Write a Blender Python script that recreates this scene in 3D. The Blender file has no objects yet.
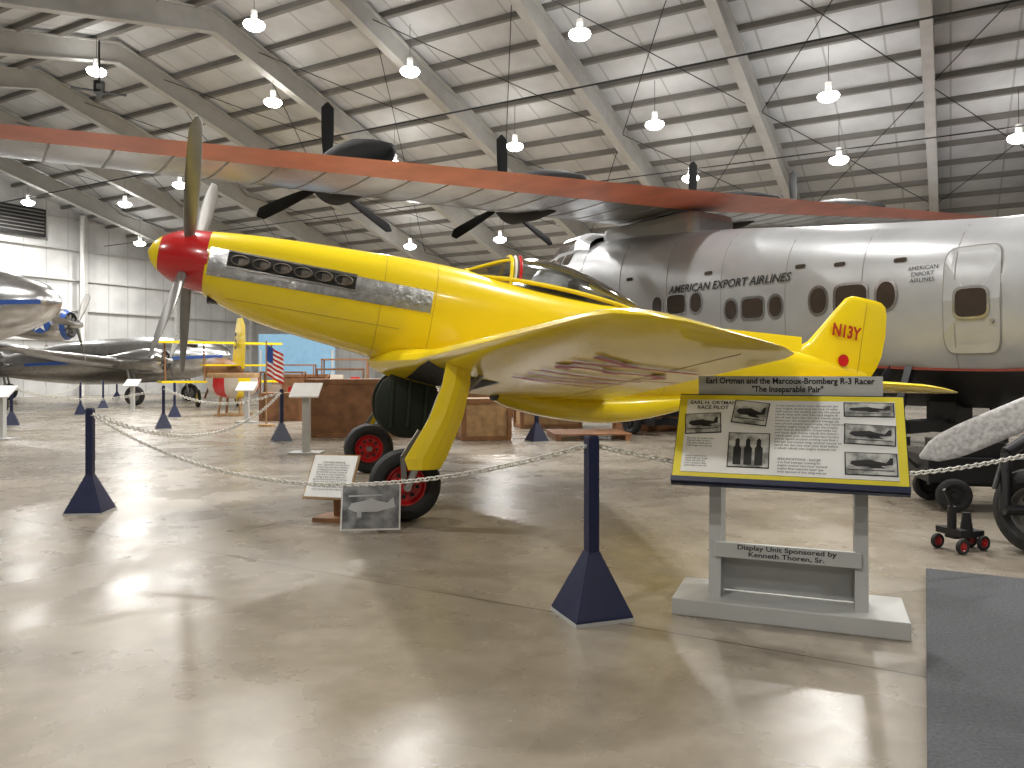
import bpy, bmesh, math, random
from mathutils import Vector, Matrix
random.seed(4)
S=bpy.context.scene
COL=S.collection
pi=math.pi
# ---------------------------------------------------------------- materials
def new_mat(name):
    m=bpy.data.materials.new(name); m.use_nodes=True
    nt=m.node_tree; b=nt.nodes['Principled BSDF']
    return m,nt,b
def mat(name,col,rough=.5,metal=0.,var=.08,scale=4.,coat=0.,bump=0.,bscale=40.,spec=None):
    m,nt,b=new_mat(name)
    tc=nt.nodes.new('ShaderNodeTexCoord'); n=nt.nodes.new('ShaderNodeTexNoise')
    n.inputs['Scale'].default_value=scale; n.inputs['Detail'].default_value=4
    nt.links.new(tc.outputs['Object'],n.inputs['Vector'])
    r=nt.nodes.new('ShaderNodeValToRGB')
    r.color_ramp.elements[0].position=.3; r.color_ramp.elements[1].position=.7
    r.color_ramp.elements[0].color=[c*(1-var) for c in col]+[1]
    r.color_ramp.elements[1].color=[min(1,c*(1+var)) for c in col]+[1]
    nt.links.new(n.outputs['Fac'],r.inputs['Fac']); nt.links.new(r.outputs['Color'],b.inputs['Base Color'])
    b.inputs['Roughness'].default_value=rough; b.inputs['Metallic'].default_value=metal
    if coat: b.inputs['Coat Weight'].default_value=coat; b.inputs['Coat Roughness'].default_value=.08
    if spec is not None: b.inputs['Specular IOR Level'].default_value=spec
    if bump:
        n2=nt.nodes.new('ShaderNodeTexNoise'); n2.inputs['Scale'].default_value=bscale
        nt.links.new(tc.outputs['Object'],n2.inputs['Vector'])
        bp=nt.nodes.new('ShaderNodeBump'); bp.inputs['Strength'].default_value=bump; bp.inputs['Distance'].default_value=.02
        nt.links.new(n2.outputs['Fac'],bp.inputs['Height']); nt.links.new(bp.outputs['Normal'],b.inputs['Normal'])
    return m
def emis(name,col,st):
    m,nt,b=new_mat(name)
    b.inputs['Emission Color'].default_value=(*col,1); b.inputs['Emission Strength'].default_value=st
    b.inputs['Base Color'].default_value=(*col,1)
    return m
YEL=mat('yellow_paint',(.86,.645,.008),.27,0,.03,1.5,coat=.5)
RED=mat('red_paint',(.50,.01,.012),.25,0,.05,2,coat=.7)
DKRED=mat('dark_red_letters',(.40,.03,.012),.4)
ALU=mat('polished_aluminium',(.60,.60,.60),.24,1,.14,6,bump=.08,bscale=6)
ALUP=mat('aluminium_panel',(.60,.60,.59),.27,1,.28,9,bump=.35,bscale=14)
BLADE=mat('grey_propeller_metal',(.22,.215,.20),.42,.6,.1,5)
DARK=mat('black_interior',(.012,.012,.012),.6)
BLK=mat('black_paint',(.012,.012,.014),.4)
RUB=mat('tyre_rubber',(.018,.018,.018),.7,0,.2,20,bump=.2)
GRN=mat('zinc_chromate_green',(.010,.018,.008),.5)
NAVY=mat('navy_paint',(.008,.012,.05),.4,0,.1,6)
WHT=mat('white_panel',(.74,.735,.71),.5)
CHN=mat('white_plastic_chain',(.66,.64,.58),.4)
SIGNG=mat('pale_grey_paint',(.46,.46,.44),.5,0,.04)
SIGNY=mat('sign_yellow',(.74,.62,.03),.5)
TXT=mat('ink_black',(.012,.012,.012),.7)
WOOD=mat('brown_plywood',(.22,.10,.04),.55,0,.3,5)
WOODL=mat('light_wood',(.36,.22,.10),.6,0,.25,7)
CREAM=mat('cream_paint',(.55,.50,.42),.5)
BLUEP=mat('pale_blue_board',(.20,.38,.55),.6)
ORANGE=mat('orange_red_fabric',(.62,.20,.14),.42,0,.18,1.2,bump=.1,bscale=5)
HULL=mat('silver_hull_paint',(.33,.335,.345),.33,.35,.14,.9,bump=.06,bscale=3)
HULLB=mat('silver_wing_skin',(.40,.405,.42),.24,.85,.28,1.5,bump=.16,bscale=4)
STEEL=mat('primer_steel',(.44,.43,.405),.6,0,.08,2)
STEELD=mat('purlin_steel',(.20,.19,.175),.6,0,.08,2)
CABLE=mat('black_cable',(.01,.01,.01),.6)
BLUE=mat('blue_paint',(.03,.08,.30),.3)
WGL=mat('dark_window',(.04,.03,.024),.12)
LAMP=emis('lamp_glow',(1,.99,.96),25)
def glass_mat():
    m,nt,b=new_mat('canopy_perspex')
    out=nt.nodes['Material Output']
    t=nt.nodes.new('ShaderNodeBsdfTransparent'); t.inputs['Color'].default_value=(.84,.86,.85,1)
    g=nt.nodes.new('ShaderNodeBsdfGlossy'); g.inputs['Roughness'].default_value=.06
    f=nt.nodes.new('ShaderNodeFresnel'); f.inputs['IOR'].default_value=1.7
    a=nt.nodes.new('ShaderNodeMath'); a.operation='ADD'; a.inputs[1].default_value=.26
    mx=nt.nodes.new('ShaderNodeMixShader')
    nt.links.new(f.outputs[0],a.inputs[0]); nt.links.new(a.outputs[0],mx.inputs[0])
    nt.links.new(t.outputs[0],mx.inputs[1]); nt.links.new(g.outputs[0],mx.inputs[2]); nt.links.new(mx.outputs[0],out.inputs['Surface'])
    return m
GLASS=glass_mat()
def photo_mat(name,seed,a=(.03,.03,.03),b_=(.6,.6,.58),sc=6):
    m,nt,b=new_mat(name)
    tc=nt.nodes.new('ShaderNodeTexCoord'); mp=nt.nodes.new('ShaderNodeMapping'); mp.inputs['Location'].default_value=(seed*3.1,seed,0)
    n=nt.nodes.new('ShaderNodeTexNoise'); n.inputs['Scale'].default_value=sc; n.inputs['Detail'].default_value=6
    r=nt.nodes.new('ShaderNodeValToRGB'); r.color_ramp.elements[0].position=.38; r.color_ramp.elements[1].position=.6
    r.color_ramp.elements[0].color=(*a,1); r.color_ramp.elements[1].color=(*b_,1)
    nt.links.new(tc.outputs['Object'],mp.inputs[0]); nt.links.new(mp.outputs[0],n.inputs['Vector'])
    nt.links.new(n.outputs['Fac'],r.inputs[0]); nt.links.new(r.outputs[0],b.inputs['Base Color']); b.inputs['Roughness'].default_value=.35
    return m
# ---------------------------------------------------------------- mesh helpers
def empty(name,M=None,parent=None):
    o=bpy.data.objects.new(name,None); COL.objects.link(o); o.empty_display_size=.2
    if parent: o.parent=parent
    if M is not None: o.matrix_local=M
    return o
def mo(name,V,F,mats,parent=None,smooth=False,mi=None,M=None,auto=None):
    me=bpy.data.meshes.new(name); me.from_pydata([tuple(v) for v in V],[],F); me.update()
    if not isinstance(mats,(list,tuple)): mats=[mats]
    for m in mats: me.materials.append(m)
    if mi: 
        for p,i in zip(me.polygons,mi): p.material_index=i
    if smooth:
        for p in me.polygons: p.use_smooth=True
    if auto is not None:
        try: me.set_sharp_from_angle(angle=math.radians(auto))
        except Exception: pass
    o=bpy.data.objects.new(name,me); COL.objects.link(o)
    if parent: o.parent=parent
    if M is not None: o.matrix_local=M
    return o
class MB:
    def __init__(s): s.V=[];s.F=[];s.I=[]
    def add(s,V,F,i=0):
        b=len(s.V); s.V+=[tuple(v) for v in V]; s.F+=[tuple(b+k for k in f) for f in F]; s.I+=[i]*len(F)
    def box(s,c,sz,i=0,R=None):
        V=[]
        for dx in(-.5,.5):
            for dy in(-.5,.5):
                for dz in(-.5,.5):
                    v=Vector((dx*sz[0],dy*sz[1],dz*sz[2]))
                    if R: v=R@v
                    V.append(Vector(c)+v)
        s.add(V,[(0,1,3,2),(4,6,7,5),(0,4,5,1),(2,3,7,6),(0,2,6,4),(1,5,7,3)],i)
    def beam(s,a,b,w,h,i=0,up=(0,0,1)):
        a=Vector(a);b=Vector(b);t=(b-a).normalized(); u=Vector(up); sd=t.cross(u).normalized(); u=sd.cross(t).normalized()
        V=[p+sd*x*w/2+u*z*h/2 for p in(a,b) for x,z in((-1,-1),(1,-1),(1,1),(-1,1))]
        s.add(V,[(0,1,2,3),(4,7,6,5),(0,4,5,1),(1,5,6,2),(2,6,7,3),(3,7,4,0)],i)
    def cyl(s,a,b,r1,r2=None,n=14,i=0):
        if r2 is None:r2=r1
        a=Vector(a);b=Vector(b);t=(b-a).normalized(); u=t.orthogonal().normalized(); w=t.cross(u)
        V=[p+(u*math.cos(k*2*pi/n)+w*math.sin(k*2*pi/n))*r for p,r in((a,r1),(b,r2)) for k in range(n)]
        F=[(k,(k+1)%n,n+(k+1)%n,n+k) for k in range(n)]+[tuple(range(n))[::-1],tuple(range(n,2*n))]
        s.add(V,F,i)
    def lathe(s,c,ax,prof,n=32,i=0,idx=None):
        c=Vector(c);t=Vector(ax).normalized();u=t.orthogonal().normalized();w=t.cross(u)
        V=[];F=[]
        for (x,r) in prof:
            for k in range(n): V.append(c+t*x+(u*math.cos(k*2*pi/n)+w*math.sin(k*2*pi/n))*r)
        b=len(s.V); s.V+=[tuple(v) for v in V]
        for j in range(len(prof)-1):
            for k in range(n):
                s.F.append((b+j*n+k,b+j*n+(k+1)%n,b+(j+1)*n+(k+1)%n,b+(j+1)*n+k)); s.I.append(idx[j] if idx else i)
    def rings(s,R,i=0,cap=True,closed=True,fi=None):
        n=len(R[0]); b=len(s.V)
        for r in R: s.V+=[tuple(v) for v in r]
        for j in range(len(R)-1):
            for k in range(n if closed else n-1):
                s.F.append((b+j*n+k,b+j*n+(k+1)%n,b+(j+1)*n+(k+1)%n,b+(j+1)*n+k)); s.I.append(fi(j,k) if fi else i)
        if cap and closed:
            s.F.append(tuple(b+k for k in range(n))[::-1]); s.I.append(i)
            s.F.append(tuple(b+(len(R)-1)*n+k for k in range(n))); s.I.append(i)
    def make(s,name,mats,parent=None,smooth=False,M=None,auto=35,bevel=0):
        o=mo(name,s.V,s.F,mats,parent,smooth,s.I,M,auto if smooth else None)
        if bevel:
            b=o.modifiers.new('bevel','BEVEL'); b.width=bevel; b.segments=2
        return o
def bx(name,c,sz,m,parent=None,R=None,bevel=0):
    b=MB(); b.box(c,sz,0,R); return b.make(name,m,parent,bevel=bevel)
def cy(name,a,b_,r1,m,parent=None,r2=None,n=20):
    b=MB(); b.cyl(a,b_,r1,r2,n); return b.make(name,m,parent,smooth=True)
def interp(T,x):
    if x<=T[0][0]: return T[0][1:]
    if x>=T[-1][0]: return T[-1][1:]
    for i in range(len(T)-1):
        if T[i][0]<=x<=T[i+1][0]: break
    p0=T[max(i-1,0)];p1=T[i];p2=T[i+1];p3=T[min(i+2,len(T)-1)]
    h=p2[0]-p1[0]; t=(x-p1[0])/h; out=[]
    for k in range(1,len(p1)):
        m1=(p2[k]-p0[k])/(p2[0]-p0[0])*h if p2[0]!=p0[0] else 0
        m2=(p3[k]-p1[k])/(p3[0]-p1[0])*h if p3[0]!=p1[0] else 0
        out.append((2*t**3-3*t*t+1)*p1[k]+(t**3-2*t*t+t)*m1+(-2*t**3+3*t*t)*p2[k]+(t**3-t*t)*m2)
    return out
def sg(v,e): return math.copysign(abs(v)**e,v)
def text_geo(body,size,align='CENTER',shear=0,bold=0,cut=0):
    c=bpy.data.curves.new('t','FONT'); c.body=body; c.size=size; c.align_x=align; c.align_y='CENTER'; c.shear=shear; c.resolution_u=3; c.offset=bold
    o=bpy.data.objects.new('t',c); COL.objects.link(o)
    dg=bpy.context.evaluated_depsgraph_get(); dg.update()
    me=bpy.data.meshes.new_from_object(o.evaluated_get(dg))
    if cut:
        bm=bmesh.new(); bm.from_mesh(me)
        xs_=[v.co.x for v in bm.verts]; ys_=[v.co.y for v in bm.verts]
        for ax_,lo,hi in((0,min(xs_),max(xs_)),(1,min(ys_),max(ys_))):
            x=lo+cut
            while x<hi:
                co=(x,0,0) if ax_==0 else (0,x,0); no=(1,0,0) if ax_==0 else (0,1,0)
                bmesh.ops.bisect_plane(bm,geom=bm.verts[:]+bm.edges[:]+bm.faces[:],plane_co=co,plane_no=no); x+=cut
        bm.to_mesh(me); bm.free()
    V=[v.co.copy() for v in me.vertices]; F=[tuple(p.vertices) for p in me.polygons]
    bpy.data.objects.remove(o); bpy.data.curves.remove(c); bpy.data.meshes.remove(me)
    return V,F
def text(name,body,size,m,parent,fn,**k):
    V,F=text_geo(body,size,**k)
    return mo(name,[fn(v.x,v.y) for v in V],F,m,parent)
def wheel(name,c,ax,R,w,hub,parent,hr=.55):
    b=MB(); h=w/2
    prof=[(-h*.55,R*hr),(-h*.95,R*(hr+.12)),(-h,R*.8),(-h*.8,R*.94),(-h*.35,R),(h*.35,R),(h*.8,R*.94),(h,R*.8),(h*.95,R*(hr+.12)),(h*.55,R*hr)]
    b.lathe(c,ax,prof,40,0)
    hp=[(-h*.5,.0),(-h*.62,R*.12),(-h*.62,R*.2),(-h*.3,R*.24),(-h*.3,R*(hr-.1)),(-h*.6,R*(hr-.03)),(-h*.6,R*(hr+.02)),(h*.6,R*(hr+.02)),(h*.6,R*(hr-.03)),(h*.3,R*(hr-.1)),(h*.3,R*.24),(h*.62,R*.2),(h*.62,R*.12),(h*.5,0)]
    b.lathe(c,ax,hp,40,1)
    t=Vector(ax).normalized();u=t.orthogonal().normalized();v=t.cross(u)
    for sgn in(-1,1):
        for k in range(8):
            a=k*pi/4; p=Vector(c)+(u*math.cos(a)+v*math.sin(a))*R*.33+t*sgn*h*.3
            b.cyl(p-t*.004,p+t*.004*1.5,R*.06,None,10,2)
    return b.make(name,[RUB,hub,DARK],parent,smooth=True)

# ---------------------------------------------------------------- hall frame
HA=-math.atan2(.495,.869)
HM=Matrix.Rotation(HA,4,'Z')     # local X = right, local Y = down the rafters, toward far eave
XL,XR,YN,YF=-43.,26.,-14.,42.
RY=16.2; RZ=12.8; SL=.26
def roofz(y): return RZ-SL*abs(y-RY)
def floor_mat():
    m,nt,b=new_mat('polished_concrete'); N=nt.nodes; L=nt.links
    tc=N.new('ShaderNodeTexCoord')
    n=N.new('ShaderNodeTexNoise'); n.inputs['Scale'].default_value=.6; n.inputs['Detail'].default_value=8; n.inputs['Roughness'].default_value=.66; n.inputs['Distortion'].default_value=.6
    L.new(tc.outputs['Object'],n.inputs['Vector'])
    r=N.new('ShaderNodeValToRGB'); e=r.color_ramp.elements
    e[0].position=.34; e[0].color=(.195,.165,.127,1); e[1].position=.68; e[1].color=(.335,.297,.24,1)
    k=r.color_ramp.elements.new(.5); k.color=(.262,.227,.18,1)
    L.new(n.outputs['Fac'],r.inputs[0])
    n3=N.new('ShaderNodeTexNoise'); n3.inputs['Scale'].default_value=7; n3.inputs['Detail'].default_value=6
    L.new(tc.outputs['Object'],n3.inputs['Vector'])
    mx0=N.new('ShaderNodeMixRGB'); mx0.blend_type='OVERLAY'; mx0.inputs[0].default_value=.25
    L.new(r.outputs[0],mx0.inputs[1]); L.new(n3.outputs['Fac'],mx0.inputs[2])
    sx=N.new('ShaderNodeSeparateXYZ'); L.new(tc.outputs['Object'],sx.inputs[0])
    def joint(sock,off,sp):
        a=N.new('ShaderNodeMath'); a.operation='ADD'; a.inputs[1].default_value=off; L.new(sock,a.inputs[0])
        p=N.new('ShaderNodeMath'); p.operation='PINGPONG'; p.inputs[1].default_value=sp/2; L.new(a.outputs[0],p.inputs[0])
        l=N.new('ShaderNodeMath'); l.operation='LESS_THAN'; l.inputs[1].default_value=.006; L.new(p.outputs[0],l.inputs[0]); return l
    j1=joint(sx.outputs[0],5.54,9.7); j2=joint(sx.outputs[1],-4.13,6.)
    mxm=N.new('ShaderNodeMath'); mxm.operation='MAXIMUM'; L.new(j1.outputs[0],mxm.inputs[0]); L.new(j2.outputs[0],mxm.inputs[1])
    mx=N.new('ShaderNodeMixRGB'); L.new(mxm.outputs[0],mx.inputs[0]); L.new(mx0.outputs[0],mx.inputs[1]); mx.inputs[2].default_value=(.07,.055,.04,1)
    L.new(mx.outputs[0],b.inputs['Base Color'])
    rr=N.new('ShaderNodeMapRange'); rr.inputs[1].default_value=.3; rr.inputs[2].default_value=.7; rr.inputs[3].default_value=.20; rr.inputs[4].default_value=.36
    n2=N.new('ShaderNodeTexNoise'); n2.inputs['Scale'].default_value=1.6; n2.inputs['Detail'].default_value=5; L.new(tc.outputs['Object'],n2.inputs['Vector'])
    L.new(n2.outputs['Fac'],rr.inputs[0]); L.new(rr.outputs[0],b.inputs['Roughness'])
    b.inputs['Specular IOR Level'].default_value=.55
    bp=N.new('ShaderNodeBump'); bp.inputs['Strength'].default_value=.03; bp.inputs['Distance'].default_value=.05; L.new(n2.outputs['Fac'],bp.inputs['Height']); L.new(bp.outputs[0],b.inputs['Normal'])
    return m
b=MB(); b.box(((XL+XR)/2,(YN+YF)/2,-.1),(XR-XL,YF-YN,.2)); b.make('floor',floor_mat(),M=HM)
def panel_mat(name,col,axis,sp,dark):
    m,nt,b=new_mat(name); N=nt.nodes; L=nt.links
    tc=N.new('ShaderNodeTexCoord'); sx=N.new('ShaderNodeSeparateXYZ'); L.new(tc.outputs['Object'],sx.inputs[0])
    p=N.new('ShaderNodeMath'); p.operation='PINGPONG'; p.inputs[1].default_value=sp/2; L.new(sx.outputs[axis],p.inputs[0])
    l=N.new('ShaderNodeMath'); l.operation='LESS_THAN'; l.inputs[1].default_value=.03; L.new(p.outputs[0],l.inputs[0])
    n=N.new('ShaderNodeTexNoise'); n.inputs['Scale'].default_value=.8; n.inputs['Detail'].default_value=5; L.new(tc.outputs['Object'],n.inputs['Vector'])
    r=N.new('ShaderNodeValToRGB'); r.color_ramp.elements[0].color=[c*.85 for c in col]+[1]; r.color_ramp.elements[1].color=[c*1.12 for c in col]+[1]
    r.color_ramp.elements[0].position=.3;r.color_ramp.elements[1].position=.7
    L.new(n.outputs['Fac'],r.inputs[0])
    mx=N.new('ShaderNodeMixRGB'); L.new(l.outputs[0],mx.inputs[0]); L.new(r.outputs[0],mx.inputs[1]); mx.inputs[2].default_value=(*dark,1)
    L.new(mx.outputs[0],b.inputs['Base Color']); b.inputs['Roughness'].default_value=.6
    return m
ROOFM=panel_mat('roof_insulation',(.57,.575,.58),0,4.85/3,(.38,.38,.375))
WALLM=panel_mat('wall_insulation',(.60,.60,.59),1,1.2,(.44,.44,.43))
WALLX=panel_mat('wall_insulation_x',(.60,.60,.59),0,1.2,(.44,.44,.43))
ceil_V=[(XL,YN,roofz(YN)),(XR,YN,roofz(YN)),(XR,RY,RZ),(XL,RY,RZ),(XR,YF,roofz(YF)),(XL,YF,roofz(YF))]
ceil_V+= [(x,y,z+.15) for x,y,z in ceil_V]
mo('ceiling',ceil_V,[(0,1,2,3),(3,2,4,5),(6,9,8,7),(9,11,10,8),(0,6,7,1),(5,4,10,11)],ROOFM,M=HM)
def gable(name,x,x2):
    P=[(YN,0),(YF,0),(YF,roofz(YF)),(RY,RZ),(YN,roofz(YN))]
    V=[(x,y,z) for y,z in P]+[(x2,y,z) for y,z in P]
    F=[(0,1,2,3,4),(5,9,8,7,6)]+[(k,5+k,5+(k+1)%5,(k+1)%5) for k in range(5)]
    mo(name,V,F,WALLM,M=HM)
gable('wall_left',XL-.2,XL); gable('wall_right',XR,XR+.2)
b=MB(); b.box(((XL+XR)/2,YF+.1,roofz(YF)/2),(XR-XL,.2,roofz(YF))); b.make('wall_back',WALLX,M=HM)
b=MB(); b.box(((XL+XR)/2,YN-.1,roofz(YN)/2),(XR-XL,.2,roofz(YN))); b.make('wall_front',WALLX,M=HM)
b=MB(); 
fx=[-.54-4.85*k for k in range(0,9)]+[-.54+4.85*k for k in range(1,6)]
for x in fx:
    for (ya,yb) in((RY,YF),(RY,YN)):
        d0=.7; d1=1.0
        sgn=1 if yb>ya else -1
        V=[(x-.015,ya,roofz(ya)-.15),(x+.015,ya,roofz(ya)-.15),(x+.015,ya,roofz(ya)-.15-d0),(x-.015,ya,roofz(ya)-.15-d0),
               (x-.015,yb,roofz(yb)-.15),(x+.015,yb,roofz(yb)-.15),(x+.015,yb,roofz(yb)-.15-d1),(x-.015,yb,roofz(yb)-.15-d1)]
        b.add(V,[(0,1,2,3),(4,7,6,5),(0,4,5,1),(1,5,6,2),(2,6,7,3),(3,7,4,0)])
        b.beam((x,ya,roofz(ya)-.15-d0),(x,yb,roofz(yb)-.15-d1),.30,.04)
        b.beam((x,ya,roofz(ya)-.17),(x,yb,roofz(yb)-.17),.30,.04)
        b.beam((x,yb-sgn*.35,0),(x,yb-sgn*.35,roofz(yb)-.2),.30,.7,up=(0,1,0))
b.make('steel_roof_frame',STEEL,M=HM)
b=MB(); y=RY+.8
while y<YF-.3:
    for yy in(y,2*RY-y):
        if yy>YN+.3:
            z=roofz(yy)-.075; b.box(((XL+XR)/2,yy,z),(XR-XL,.07,.16)); b.box(((XL+XR)/2,yy+.06,z-.08),(XR-XL,.15,.02))
    y+=1.3
b.make('roof_purlins',STEELD,M=HM)
b=MB()
for z in(1.4,3.1,4.8,6.5,8.2,9.9):
    y0=max(YN,RY-(RZ-z)/SL); y1=min(YF,RY+(RZ-z)/SL); b.box((XL+.1,(y0+y1)/2,z),(.2,y1-y0,.07))
for y in range(-10,42,6): b.box((XL+.22,y,roofz(y)/2),(.3,.22,roofz(y)))
b.make('wall_girts',mat('girt_paint',(.5,.49,.47),.6),M=HM)
b=MB()
for k,x in enumerate(fx[:8]):
    x2=x-4.85
    for (ya,yb) in((18,26),(26,34),(34,41)):
        b.cyl((x,ya,roofz(ya)-.35),(x2,yb,roofz(yb)-.35),.015,None,6); b.cyl((x2,ya,roofz(ya)-.35),(x,yb,roofz(yb)-.35),.015,None,6)
for k,x in enumerate(fx[9:]+[fx[0]]):
    for (ya,yb) in((18,26),(26,34)):
        b.cyl((x,ya,roofz(ya)-.35),(x-4.85,yb,roofz(yb)-.35),.015,None,6); b.cyl((x-4.85,ya,roofz(ya)-.35),(x,yb,roofz(yb)-.35),.015,None,6)
b.cyl((XL+.5,27,8.6),(XR-.5,27,8.6),.02,None,6); b.cyl((XL+.5,21.5,10.1),(XR-.5,21.5,10.1),.03,None,8)
b.make('bracing_rods',CABLE,M=HM)
e=empty('wall_vent',HM.copy())
b=MB(); yl=21.2; b.box((XL+.26,yl+.9,9.4),(.12,3.4,1.5),0)
for k in range(7): b.box((XL+.34,yl+.9,8.85+k*.19),(.06,3.2,.05),1)
b.make('louvre',[DARK,STEELD],e)
cy('wall_pipe',HM@Vector((XL+.5,25.7,0)),HM@Vector((XL+.5,25.7,roofz(25.7)-.2)),.12,WHT)

# ---------------------------------------------------------------- lamps
lamps=[(1.83,20.8,10.5),(-3.1,23.4,10.5),(4.56,24.6,9.27),(9.04,22,9.25),(10.7,25.2,8.3),(15,22.8,8.3),(.1,27,9.27),(-8.1,26.1,10.5),(-7.3,21.8,11.2),
(-13.6,25.2,11.2),(-4.5,29.5,9.3),(-18.6,37,9.4),(-24.2,38.5,9.8),(6.4,27.6,8.3),(-14.5,33.6,9.5),(-5,37.8,7.5),(-.55,35.5,7.45),(-20.5,42.4,8.4),
(3,8,8.6),(-5,10,8.8),(8.5,5,8.),(-3,0.5,7.4),(6,-4,6.5),(-10,5,7.6),(2,14,10.2),(9.5,13,10.),(-13,14,9.8),(-1,-6,5.6),(-18,20,10.)]
for i,(x,y,z) in enumerate(lamps):
    e=empty('high_bay_lamp',Matrix.Translation((x,y,z)))
    lp=HM.inverted()@Vector((x,y,0)); zr=roofz(lp.y)-z-.16
    b=MB(); b.lathe((0,0,0),(0,0,1),[(.30,.0),(.30,.06),(.14,.12),(.04,.22),(.03,.23)],24,0)
    b.cyl((0,0,.22),(0,0,.42),.09,None,12,0); b.cyl((0,0,.4),(0,0,zr),.008,None,6,1)
    b.lathe((0,0,0),(0,0,1),[(-.14,0),(-.13,.1),(-.09,.21),(-.03,.28),(.03,.30),(.08,.27),(.12,.16)],24,2)
    b.make('fixture',[WHT,CABLE,LAMP],e,smooth=True)
    l=bpy.data.lights.new('lamp_light','AREA'); l.shape='DISK'; l.size=.5; l.energy=(470 if i<18 else 490*min(1.,(z/10.)**2)); l.color=(1,.98,.945)
    if i in(4,5): l.energy=380
    lo=bpy.data.objects.new('lamp_light',l); COL.objects.link(lo); lo.parent=e; lo.location=(0,0,-.17)
e=empty('ceiling_fan',Matrix.Translation((-12.6,23.5,9.9)))
b=MB(); b.cyl((0,0,0),(0,0,.35),.16); b.cyl((0,0,.3),(0,0,1.6),.03)
for k in range(4):
    a=k*pi/2+.5; b.beam((.15*math.cos(a),.15*math.sin(a),.05),(.75*math.cos(a),.75*math.sin(a),.05),.16,.02)
b.make('fan_body',BLK,e,smooth=True)

# ---------------------------------------------------------------- yellow racer
TH=math.radians(9.5); a2=Vector((.961,.276,0)).normalized()
NP=Vector((-4.0,8.45,2.756))
X=Vector((a2.x*math.cos(TH),a2.y*math.cos(TH),-math.sin(TH))); Z=Vector((a2.x*math.sin(TH),a2.y*math.sin(TH),math.cos(TH))); Y=Z.cross(X)
PM=Matrix(((X.x,Y.x,Z.x,NP.x),(X.y,Y.y,Z.y,NP.y),(X.z,Y.z,Z.z,NP.z),(0,0,0,1)))
P=empty('yellow_racing_airplane',PM)
def W(t,y,z):
    dz=z-NP.z; return Vector((t*math.cos(TH)-dz*math.sin(TH),y,t*math.sin(TH)+dz*math.cos(TH)))
FT=[(.64,.345,.35,-.37,0),(.8,.36,.37,-.44,0),(1.2,.385,.41,-.56,0),(1.7,.41,.445,-.64,0),(2.3,.435,.475,-.71,0),(2.9,.455,.50,-.78,0),(3.5,.465,.50,-.84,0),
(4.3,.465,.46,-.88,0),(5.1,.45,.45,-.87,0),(5.8,.40,.46,-.76,0),(6.6,.33,.43,-.60,.0),(7.5,.25,.38,-.42,.02),(8.4,.16,.33,-.24,.06),(9.1,.085,.29,-.10,.1),(9.55,.03,.22,.02,.12)]
def frow(s): return interp(FT,s)
def fring(s,n=56,e=2.35):
    hw,tp,bt,hc=frow(s); R=[]
    for k in range(n):
        t=2*pi*k/n; c,sn=math.cos(t),math.sin(t)
        R.append((s,hw*sg(c,2/e),hc+(tp-hc if sn>=0 else hc-bt)*sg(sn,2/e)))
    return R
def fy(s,h,e=2.35):
    hw,tp,bt,hc=frow(s); H=(tp-hc) if h>=hc else (hc-bt); q=min(1,abs((h-hc)/H)); return hw*(1-q**e)**(1/e)
b=MB(); ss=[.64+(9.55-.64)*k/90 for k in range(91)]
b.rings([fring(s) for s in ss]); b.make('fuselage',YEL,P,smooth=True)
b=MB(); prof=[(0,.0)]+[(.66*(k/14)**1.0, .35*math.sin(pi/2*(k/14)**.62)**.95) for k in range(1,15)]+[(.66,.3)]
b.lathe((0,0,0),(1,0,0),prof,48,0,idx=[1 if x<.13 else 0 for x,r in prof[:-1]])
b.make('spinner',[RED,YEL],P,smooth=True)
b=MB(); b.cyl((.6,0,0),(.67,0,-.0),.33,.33,32); b.make('spinner_backplate',DARK,P)
b=MB(); R=[]
for s,k in((.70,1),(.705,.82),(.9,.7)):
    R.append([(s,.17*k*sg(math.cos(t*2*pi/24),.7),-.40+.055*k*sg(math.sin(t*2*pi/24),.7)) for t in range(24)])
b.rings(R,cap=True); b.make('chin_intake',DARK,P)
def blade(mb,ang,R,hub,c0=.30,root=.3,pitch0=58,pitch1=24,i=0,sgn=1,wax=Vector((1,0,0))):
    d=Vector((0,math.sin(ang),math.cos(ang))); side=Vector((0,math.cos(ang),-math.sin(ang)))
    Rg=[]
    for k in range(15):
        f=k/14; r=root*.6+(R-root*.6)*f
        ch=c0*(.45+1.7*f-1.05*f*f) if f<.9 else c0*(.45+1.7*.9-1.05*.81)*math.sqrt(max(0,1-((f-.9)/.1)**2*.97))
        ch=min(ch,c0*1.1)
        if f<.12: ch=c0*.5
        th=max(.012,.09*(1-f)**1.5+.014)
        p=math.radians(pitch0+(pitch1-pitch0)*f)
        cd=side*math.cos(p)+wax*math.sin(p)*sgn; nd=side*-math.sin(p)*sgn+wax*math.cos(p)
        Rg.append([Vector(hub)+d*r+cd*ch/2*math.cos(t*pi/8)+nd*th/2*math.sin(t*pi/8) for t in range(16)])
    mb.rings(Rg,i)
b=MB()
for k in range(4): blade(b,pi/4+k*pi/2+.06,1.70,(.42,0,0),.21,pitch0=50,pitch1=22)
b.make('propeller_blades',BLADE,P,smooth=True)
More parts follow.
